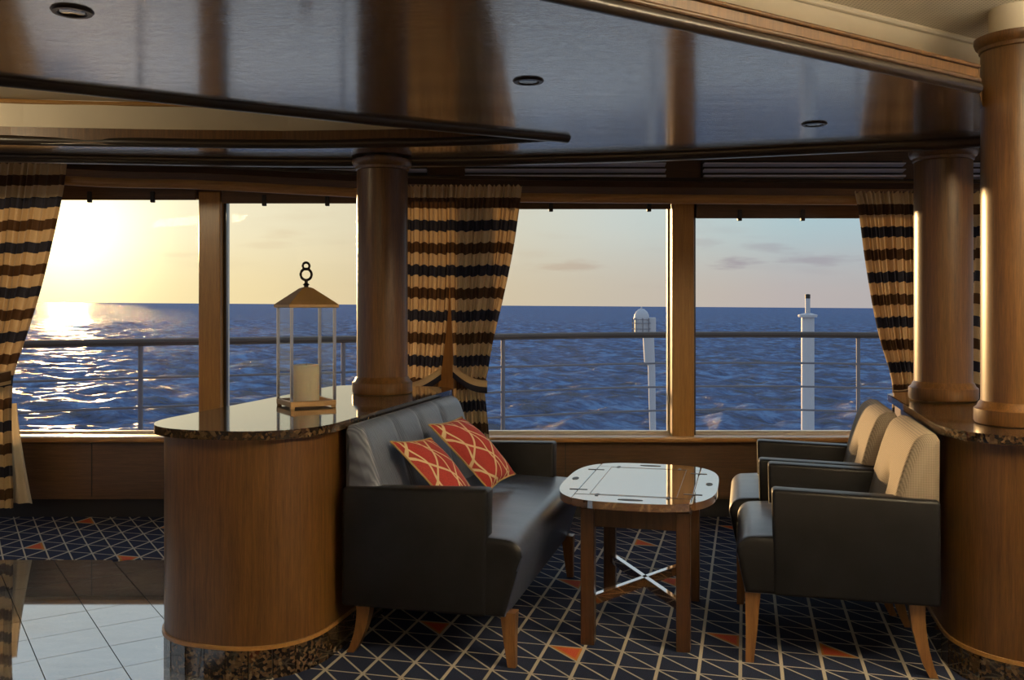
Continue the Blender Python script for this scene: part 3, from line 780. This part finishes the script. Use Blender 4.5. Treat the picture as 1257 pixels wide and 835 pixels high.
# ================================================================== pillows
def pillow(pa, pb, pc, pd, th, lb):
    """corners: near-top, far-top, far-bottom, near-bottom in group axes"""
    P = [W(p[0]+.022, p[1], p[2]+.012) for p in (pa, pb, pc, pd)]
    cen = sum(P, Vector())/4; nrm = (P[1]-P[0]).cross(P[3]-P[0]).normalized()
    if nrm.x < 0: nrm = -nrm
    base = cen.copy(); t = empty('pillow', base)
    tag(t, lb, 'pillow', 'red pillows on the sofa')
    N = 22
    for side, m_, nm in ((1, M_pillow, 'front_cover'), (-1, M_gold, 'back_cover')):
        bm = B(); uvl = bm.loops.layers.uv.new('UVMap'); g_ = []
        for j in range(N+1):
            row = []
            for i in range(N+1):
                u, v = i/N, j/N
                ku, kv = 2*u-1, 2*v-1
                # sides bow inwards between the corners
                pu = .5+.5*ku*(1-.07*(1-kv*kv)); pv = .5+.5*kv*(1-.07*(1-ku*ku))
                p = P[0].lerp(P[1], pu).lerp(P[3].lerp(P[2], pu), pv)
                h = th*((1-ku**2)*(1-kv**2))**.55*(1+.06*math.sin(u*9+v*5))
                row.append((bm.verts.new(p-base+nrm*h*(1 if side > 0 else -.45)), u, v))
            g_.append(row)
        for j in range(N):
            for i in range(N):
                q = [g_[j][i], g_[j][i+1], g_[j+1][i+1], g_[j+1][i]]
                f = bm.faces.new([a[0] for a in q])
                for lp, a in zip(f.loops, q): lp[uvl].uv = (a[1], a[2])
        obj(nm, bm, m_, t, True)
    ring = []
    for k in range(4*N):
        s_, r = divmod(k, N); f = r/N
        ku, kv = [(2*f-1, -1), (1, 2*f-1), (1-2*f, 1), (-1, 1-2*f)][s_]
        pu = .5+.5*ku*(1-.07*(1-kv*kv)); pv = .5+.5*kv*(1-.07*(1-ku*ku))
        ring.append(P[0].lerp(P[1], pu).lerp(P[3].lerp(P[2], pu), pv)-base)
    b = B(); tube(b, ring, .004, 6, closed=True); obj('piping', b, M_gold, t, True)
pillow((-1.24, 3.52, .755), (-1.20, 3.83, .750), (-.985, 3.92, .50), (-1.04, 3.70, .468), .065, 'farther red pillow with gold line pattern, standing higher against the sofa back')
pillow((-1.285, 3.225, .728), (-1.225, 3.50, .705), (-1.04, 3.52, .47), (-1.03, 3.25, .458), .055, 'nearer red pillow with gold line pattern, partly hidden by the sofa arm')

# ================================================================== butler's table
tx, ty = -.401, 3.735
o = W(tx, ty)
tt = empty('coffee_table', (o.x, o.y, 0), ROT); tag(tt, 'dark wooden butler table with glossy oval tray top and crossed stretcher', 'table')
for (x, y) in ((-.158, -.335), (.186, -.325), (-.166, .292), (.19, .272)):
    b = B(); box(b, x-.025, x+.025, y-.025, y+.025, 0, .5, .003, 1)
    obj('leg', b, M_table, tt)
b = B()
box(b, -.158, .186, -.342, -.320, .43, .505, .003, 1); box(b, -.16, .186, .275, .295, .43, .505, .003, 1)
box(b, -.178, -.156, -.31, .28, .43, .505, .003, 1); box(b, .18, .20, -.31, .28, .43, .505, .003, 1)
obj('apron', b, M_table, tt)
for a, c_ in (((-.158, -.335), (.19, .272)), ((.186, -.325), (-.166, .292))):
    d = Vector(c_)-Vector(a); L = d.length; d.normalize(); n = Vector((-d.y, d.x))*.012
    p0, p1 = Vector(a)+d*.03, Vector(c_)-d*.03
    b = B(); hexa(b, [(*(p0-n), .135), (*(p1-n), .135), (*(p1+n), .135), (*(p0+n), .135)], [(*(p0-n), .172), (*(p1-n), .172), (*(p1+n), .172), (*(p0+n), .172)], .002, 1)
    obj('stretcher', b, M_top, tt)
for s_ in (-1, 1):
    b = B(); y = .285
    hexa(b, [(s_*.15, y-.01, .37), (s_*.13, y-.01, .37), (s_*.13, y+.01, .37), (s_*.15, y+.01, .37)][::s_*-1 if s_ > 0 else 1], [(s_*.09, y-.01, .44), (s_*.07, y-.01, .44), (s_*.07, y+.01, .44), (s_*.09, y+.01, .44)][::s_*-1 if s_ > 0 else 1])
    obj('brace', b, M_table, tt)
# top: centre tray and four hinged flaps cut from one rounded oval
HX, HY = .300, .425; IX, IY = .214, .305
def sup(a, e=.62):
    c_, s_ = math.cos(a), math.sin(a)
    return (HX*math.copysign(abs(c_)**e, c_), HY*math.copysign(abs(s_)**e, s_))
b = B(); box(b, -IX, IX, -IY, IY, .512, .5405, .002, 1); tray = obj('tray', b, M_top, tt)
full = [sup(2*PI*k/96) for k in range(96)]
def flap(cond, cl):
    q = full
    for n, d in cl: q = clip(q, n, d)
    return q
g_ = .0015
flaps = [[((1, 0), -IX-g_), ((0, 1), IY+.2), ((0, -1), IY+.2)], [((-1, 0), -IX-g_)], [((0, 1), -IY-g_), ((1, 0), IX), ((-1, 0), IX)], [((0, -1), -IY-g_), ((1, 0), IX), ((-1, 0), IX)]]
for k, cl in enumerate(flaps):
    q = full
    for n, d in cl: q = clip(q, n, d)
    b = B(); prism(b, q, .512, .540, .004, 2); f = obj('flap', b, M_top, tt)
    cx_, cy_ = [(-.265, 0), (.265, 0), (0, -.37), (0, .37)][k]
    # dark hand hole
    hx, hy = (.013, .028) if k < 2 else (.045, .012)
    b = B(); prism(b, [(cx_+hx*math.cos(2*PI*i/20), cy_+hy*math.sin(2*PI*i/20)) for i in range(20)], .5395, .5412); obj('hand_hole', b, M_black, f)
    for s_ in (-1, 1):
        if k < 2: hxp = (-1 if k == 0 else 1)*IX; pts = (hxp-.034, hxp+.034, s_*.22-.006, s_*.22+.006)
        else: hyp = (-1 if k == 2 else 1)*IY; pts = (s_*.13-.006, s_*.13+.006, hyp-.02, hyp+.02)
        b = B(); box(b, *pts, .5395, .5415); obj('hinge', b, M_iron, f)
# inlaid frame line of the tray
ix, iy = .158, .292
for p in ((-ix-.0025, -ix, -iy, iy), (ix, ix+.0025, -iy, iy), (-ix, ix, -iy-.002, -iy), (-ix, ix, iy, iy+.002)):
    b = B(); box(b, *p, .5395, .5412); obj('inlay', b, M_table, tray)

# ================================================================== lantern and candle
lx, ly, lz = -.843, 3.83, .8285
lan = empty('lantern', (lx, ly, lz), math.radians(31)); tag(lan, 'square glass and brass lantern with ring handle on the left countertop', 'lantern')
hs = .095
b = B()
for (x0, x1, y0, y1) in ((-hs, hs, -hs, -hs+.014), (-hs, hs, hs-.014, hs), (-hs, -hs+.014, -hs+.014, hs-.014), (hs-.014, hs, -hs+.014, hs-.014)): box(b, x0, x1, y0, y1, 0.006, .028, .002, 1)
box(b, -hs+.014, hs-.014, -hs+.014, hs-.014, .008, .014)
for sx in (-1, 1):
    for sy in (-1, 1): box(b, sx*hs*.9-.008, sx*hs*.9+.008, sy*hs*.9-.008, sy*hs*.9+.008, 0, .007)
obj('base', b, M_copper, lan)
for sx in (-1, 1):
    for sy in (-1, 1):
        b = B(); x, y = sx*(hs-.006), sy*(hs-.006); box(b, x-.0055, x+.0055, y-.0055, y+.0055, .028, .405, .001, 1); obj('post', b, M_chrome, lan)
for (x0, x1, y0, y1) in ((-hs+.012, hs-.012, -hs+.004, -hs+.006), (-hs+.012, hs-.012, hs-.006, hs-.004), (-hs+.004, -hs+.006, -hs+.012, hs-.012), (hs-.006, hs-.004, -hs+.012, hs-.012)):
    b = B(); box(b, x0, x1, y0, y1, .029, .402); obj('pane', b, M_glass, lan)
b = B(); h1 = hs+.008; h2 = .022
rr = [[b.verts.new((sx*h, sy*h, z_)) for sx, sy in ((-1, -1), (1, -1), (1, 1), (-1, 1))] for h, z_ in ((h1-.006, .402), (h1, .404), (h1, .415), (h2, .482), (.012, .486))]
for a, c_ in zip(rr, rr[1:]):
    for k in range(4): b.faces.new((a[k], a[(k+1) % 4], c_[(k+1) % 4], c_[k]))
b.faces.new(rr[0][::-1]); b.faces.new(rr[-1])
obj('roof', b, M_copper, lan)
b = B(); lathe(b, [(.009, .484), (.009, .492), (.014, .497), (.007, .503), (.007, .515)], 16); obj('finial', b, M_iron, lan, True)
b = B(); tube(b, [(.023*math.cos(2*PI*k/28), 0, .538+.023*math.sin(2*PI*k/28)) for k in range(28)], .0055, 8, closed=True)
tube(b, [(.014*math.cos(2*PI*k/24), 0, .573+.014*math.sin(2*PI*k/24)) for k in range(24)], .005, 8, closed=True); obj('ring_handle', b, M_iron, lan, True)
cd = empty('candle', (lx, ly, lz+.0142)); tag(cd, 'cream pillar candle standing inside the glass lantern', 'candle')
b = B(); lathe(b, [(.050, 0), (.053, .004), (.053, .150), (.049, .155), (.040, .152), (0, .149)], 40); obj('wax', b, M_candle, cd, True)
b = B(); tube(b, [(0, 0, .149), (.001, 0, .157), (.003, 0, .164)], .0012, 6); obj('wick', b, M_black, cd)

# ================================================================== curtains
def curtain(rows, ztop, y0, nple, amp, lb, stripe0=0.0, band=None, seed=1, lining=False, cells=150):
    """rows: (z, xl, xr) edges of the cloth seen from the room, top to bottom"""
    rnd = random.Random(seed)
    rows = [Vector((z_, a, c_)) for z_, a, c_ in rows]
    sm = smooth_line([tuple(r) for r in rows], 10)
    cx_ = (rows[0].y+rows[0].z)/2
    t = empty('curtain', (cx_, y0, ztop)); tag(t, lb, 'curtain', 'striped curtains tied back at the windows')
    phs = [rnd.random()*6.28 for _ in range(6)]
    bm = B(); uvl = bm.loops.layers.uv.new('UVMap'); G = []
    length = 0; prev = None
    for r in sm:
        z_, xl, xr = r
        wd = xr-xl; row = []
        if prev is not None:
            dxl = (xl-prev[1]); dxr = (xr-prev[2]); dz = z_-prev[0]
        else: dxl = dxr = dz = 0
        if prev is None: cumL = cumR = 0.0
        else: cumL += math.hypot(dxl*.5, dz); cumR += math.hypot(dxr*.5, dz)
        prev = (z_, xl, xr)
        tight = max(0, 1-(ztop-z_)/.12)
        for i in range(cells+1):
            s_ = i/cells
            ph = s_*nple*2*PI
            f = math.sin(ph+.6*math.sin(s_*11+phs[0]))+.35*math.sin(2.1*ph+phs[1])*(.4+.6*tight)
            a = amp*(1-.25*tight)*(.75+.25*math.sin(s_*17+phs[2]))
            x = xl+wd*s_+.004*math.sin(ph*.5+phs[3])
            sag = .005*math.sin(s_*43+phs[4])+.004*math.sin(s_*7+phs[5])
            y = -a*f
            row.append((bm.verts.new((x-cx_, y, z_-ztop+(.006*math.sin(ph) if r is sm[0] else 0))), s_, cumL*(1-s_)+cumR*s_+sag*min(1, (ztop-z_)/.3)+stripe0))
        G.append(row)
    for a, c_ in zip(G, G[1:]):
        for i in range(cells):
            q = [a[i], a[i+1], c_[i+1], c_[i]]
            f = bm.faces.new([k[0] for k in q])
            for lp, k in zip(f.loops, q): lp[uvl].uv = (k[1], k[2])
    obj('cloth', bm, M_curtain, t, True)
    if band:
        (xa, za), (xb, zb), m_, hh = band
        bm = B(); uvl = bm.loops.layers.uv.new('UVMap'); n = 24; vs_ = []
        for k in range(n+1):
            s_ = k/n
            x = xa+(xb-xa)*s_; z_ = za+(zb-za)*s_-.02*math.sin(s_*PI); y = -.052-.03*math.sin(s_*PI)
            vs_.append([(bm.verts.new((x-cx_, y, z_-ztop+hh*(h-.5))), s_, h) for h in (0, .5, 1)])
        for a, c_ in zip(vs_, vs_[1:]):
            for h in (0, 1):
                q = [a[h], c_[h], c_[h+1], a[h+1]]; f = bm.faces.new([k[0] for k in q])
                for lp, k in zip(f.loops, q): lp[uvl].uv = (k[1], .045+.085*(k[2]) if m_ == 0 else .20+.1*k[2])
        bo = obj('tieback', bm, M_curtain, t, True)
        md = bo.modifiers.new('thick', 'SOLIDIFY'); md.thickness = .006
    if lining:
        bm = B(); g2 = []
        for j in range(13):
            v = j/12; z_ = .70-.55*v
            row = []
            for i in range(21):
                s_ = i/20; xr = -2.72+.085*v**1.3+.0*s_; xl = -2.80
                row.append(bm.verts.new((xl+(xr-xl)*s_-cx_, .03-.012*math.sin(s_*14), z_-ztop)))
            g2.append(row)
        for a, c_ in zip(g2, g2[1:]):
            for i in range(20): bm.faces.new((a[i], a[i+1], c_[i+1], c_[i]))
        obj('lining', bm, M_lining, t, True)
    return t
YC = 5.12
def px(x): return (x-628)/1148*YC
def pz(y): return 1.24-(y-375)*YC/1148
# left window pair, right half
curtain([(pz(200), px(-110), px(82)), (pz(240), px(-110), px(76)), (pz(300), px(-105), px(63)), (pz(360), px(-95), px(48)), (pz(420), px(-85), px(29)), (pz(455), px(-80), px(17)),
         (pz(475), px(-78), px(14)), (pz(520), px(-75), px(13)), (pz(575), px(-72), px(14)), (pz(624), px(-70), px(15))], pz(200), YC, 24, .017,
        'long striped curtain at the left edge of the picture, lit from behind', 0.0, ((px(-78), pz(470)), (px(19), pz(462)), 0, .075), 3, True)
# middle pair
curtain([(pz(228), px(486), px(553)), (pz(300), px(486), px(553)), (pz(380), px(486), px(550)), (pz(430), px(487), px(545)), (pz(460), px(488), px(541)), (pz(480), px(488), px(537)),
         (pz(541), px(487), px(534))], pz(228), YC, 12, .015,
        'striped curtain half between the left column and the wooden mullion', 0.0, ((px(494), pz(478)), (px(542), pz(458)), 1, .07), 5)
curtain([(pz(228), px(552), px(640)), (pz(300), px(552), px(630)), (pz(360), px(553), px(618)), (pz(420), px(556), px(604)), (pz(455), px(557), px(598)), (pz(475), px(557), px(594)),
         (pz(500), px(557), px(596)), (pz(541), px(556), px(600))], pz(229), YC-.005, 15, .015,
        'striped curtain half right of the wooden mullion, above the sofa back', 0.0, ((px(556), pz(455)), (px(598), pz(474)), 1, .07), 9)
# right pair
curtain([(pz(236), px(1048), px(1128)), (pz(260), px(1053), px(1128)), (pz(320), px(1061), px(1128)), (pz(380), px(1071), px(1128)), (pz(420), px(1080), px(1128)), (pz(455), px(1091), px(1128)),
         (pz(480), px(1095), px(1128)), (pz(541), px(1093), px(1130))], pz(236), YC, 14, .015,
        'striped curtain half left of the right columns', 0.0, ((px(1092), pz(486)), (px(1128), pz(470)), 0, .07), 11)
curtain([(pz(236), px(1135), px(1215)), (pz(320), px(1135), px(1208)), (pz(420), px(1135), px(1204)), (pz(480), px(1135), px(1204)), (pz(541), px(1135), px(1205))], pz(236), YC, 9, .020,
        'striped curtain half seen between the two right columns', 0.0, None, 13)

# ================================================================== outside: deck, railing, mast poles
rp = smooth_line([(-5.4, 6.2), (-3.85, 7.2), (-2.9, 7.65), (-1.5, 8.25), (-.1, 8.95), (1.2, 9.45), (2.6, 9.6), (3.7, 9.35), (5.4, 8.6)], 6)
b = B()
prism(b, [(-5.6, 5.62), (5.6, 5.62)]+[(p.x, p.y+.06) for p in rp][::-1], -.26, -.16); struct(obj('deck_outside', b, M_deck))
rl = empty('deck_railing', (0, 8.9, -.16)); tag(rl, 'curved deck railing with dark wooden handrail and thin steel rails outside the windows', 'railing')
b = B(); tube(b, [(p.x, p.y-8.9, .94+.16) for p in rp], .036, 10, squash=(1.3, .9)); obj('handrail', b, M_rail, rl, True)
for z_ in (.65, .41, .17):
    b = B(); tube(b, [(p.x, p.y-8.9, z_+.16) for p in rp], .010, 8); obj('rail', b, M_post, rl, True)
def rail_at(pxl):
    a = (pxl-628)/1148; best = min(rp, key=lambda p: abs(p.x/p.y-a))
    i = list(rp).index(best)
    for k in range(len(rp)-1):
        p, q = rp[k], rp[k+1]; fa, fb = p.x-a*p.y, q.x-a*q.y
        if fa*fb <= 0: return p.lerp(q, fa/(fa-fb+1e-12))
    return best
for pxl in (-60, 172, 421, 617, 1053, 1180):
    p = rail_at(pxl); b = B(); tube(b, [(p.x, p.y-8.9, 0), (p.x, p.y-8.9, 1.08)], .020, 10); obj('post', b, M_post, rl, True)
b = B(); box(b, -7, 7, 10.2, 17, -1.35, -1.25); struct(obj('deck_lower', b, M_deck))
b = B(); prism(b, [(-7, 17.3), (7, 17.3), (5.5, 22), (2.5, 26), (-2.5, 26), (-5.5, 22)], -2.9, -2.75); struct(obj('deck_bow', b, M_deck))
D1 = 14.0
mp = empty('vent_mast', ((991-628)/1148*D1, D1, -1.25)); tag(mp, 'white round mast pole with a flange and a thin dark-tipped pipe on top', 'mast')
s_ = D1/1148
zz = lambda y, h=377.5: 1.24-(y-h)*s_+1.25
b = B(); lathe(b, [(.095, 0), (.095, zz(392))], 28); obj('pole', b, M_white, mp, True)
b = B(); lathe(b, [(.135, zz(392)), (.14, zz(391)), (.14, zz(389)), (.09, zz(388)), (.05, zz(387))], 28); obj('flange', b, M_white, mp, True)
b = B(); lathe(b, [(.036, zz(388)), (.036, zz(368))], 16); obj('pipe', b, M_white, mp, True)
b = B(); lathe(b, [(.038, zz(369)), (.038, zz(364)), (.0, zz(363.4))], 16); obj('pipe_tip', b, M_black, mp, True)
X1 = (787-628)/1148*D1
dm = empty('beacon_mast', (X1+.12, D1, -1.25)); tag(dm, 'white beacon post with a domed lamp housing and a guard, beyond the railing', 'mast')
zz = lambda y, h=376.2: 1.24-(y-h)*s_+1.25
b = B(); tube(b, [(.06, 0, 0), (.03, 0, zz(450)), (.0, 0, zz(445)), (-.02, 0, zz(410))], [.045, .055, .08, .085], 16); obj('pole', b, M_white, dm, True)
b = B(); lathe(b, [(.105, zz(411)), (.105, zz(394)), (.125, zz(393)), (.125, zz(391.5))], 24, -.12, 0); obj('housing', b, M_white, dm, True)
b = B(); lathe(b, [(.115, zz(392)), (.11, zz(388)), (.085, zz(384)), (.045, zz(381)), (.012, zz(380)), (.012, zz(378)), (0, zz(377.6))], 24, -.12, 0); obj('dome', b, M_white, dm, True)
for k in range(8):
    a = 2*PI*k/8; b = B(); x, y = -.12+.135*math.cos(a), .135*math.sin(a); tube(b, [(x, y, zz(411)), (x, y, zz(392))], .007, 6); obj('guard_bar', b, M_post, dm)
for yy in (398, 405):
    b = B(); tube(b, [(-.12+.135*math.cos(2*PI*k/24), .135*math.sin(2*PI*k/24), zz(yy)) for k in range(24)], .006, 6, closed=True); obj('guard_ring', b, M_post, dm)
b = B(); box(b, -.08, .09, -.05, .05, zz(410), zz(391), .01); obj('bracket', b, M_white, dm)
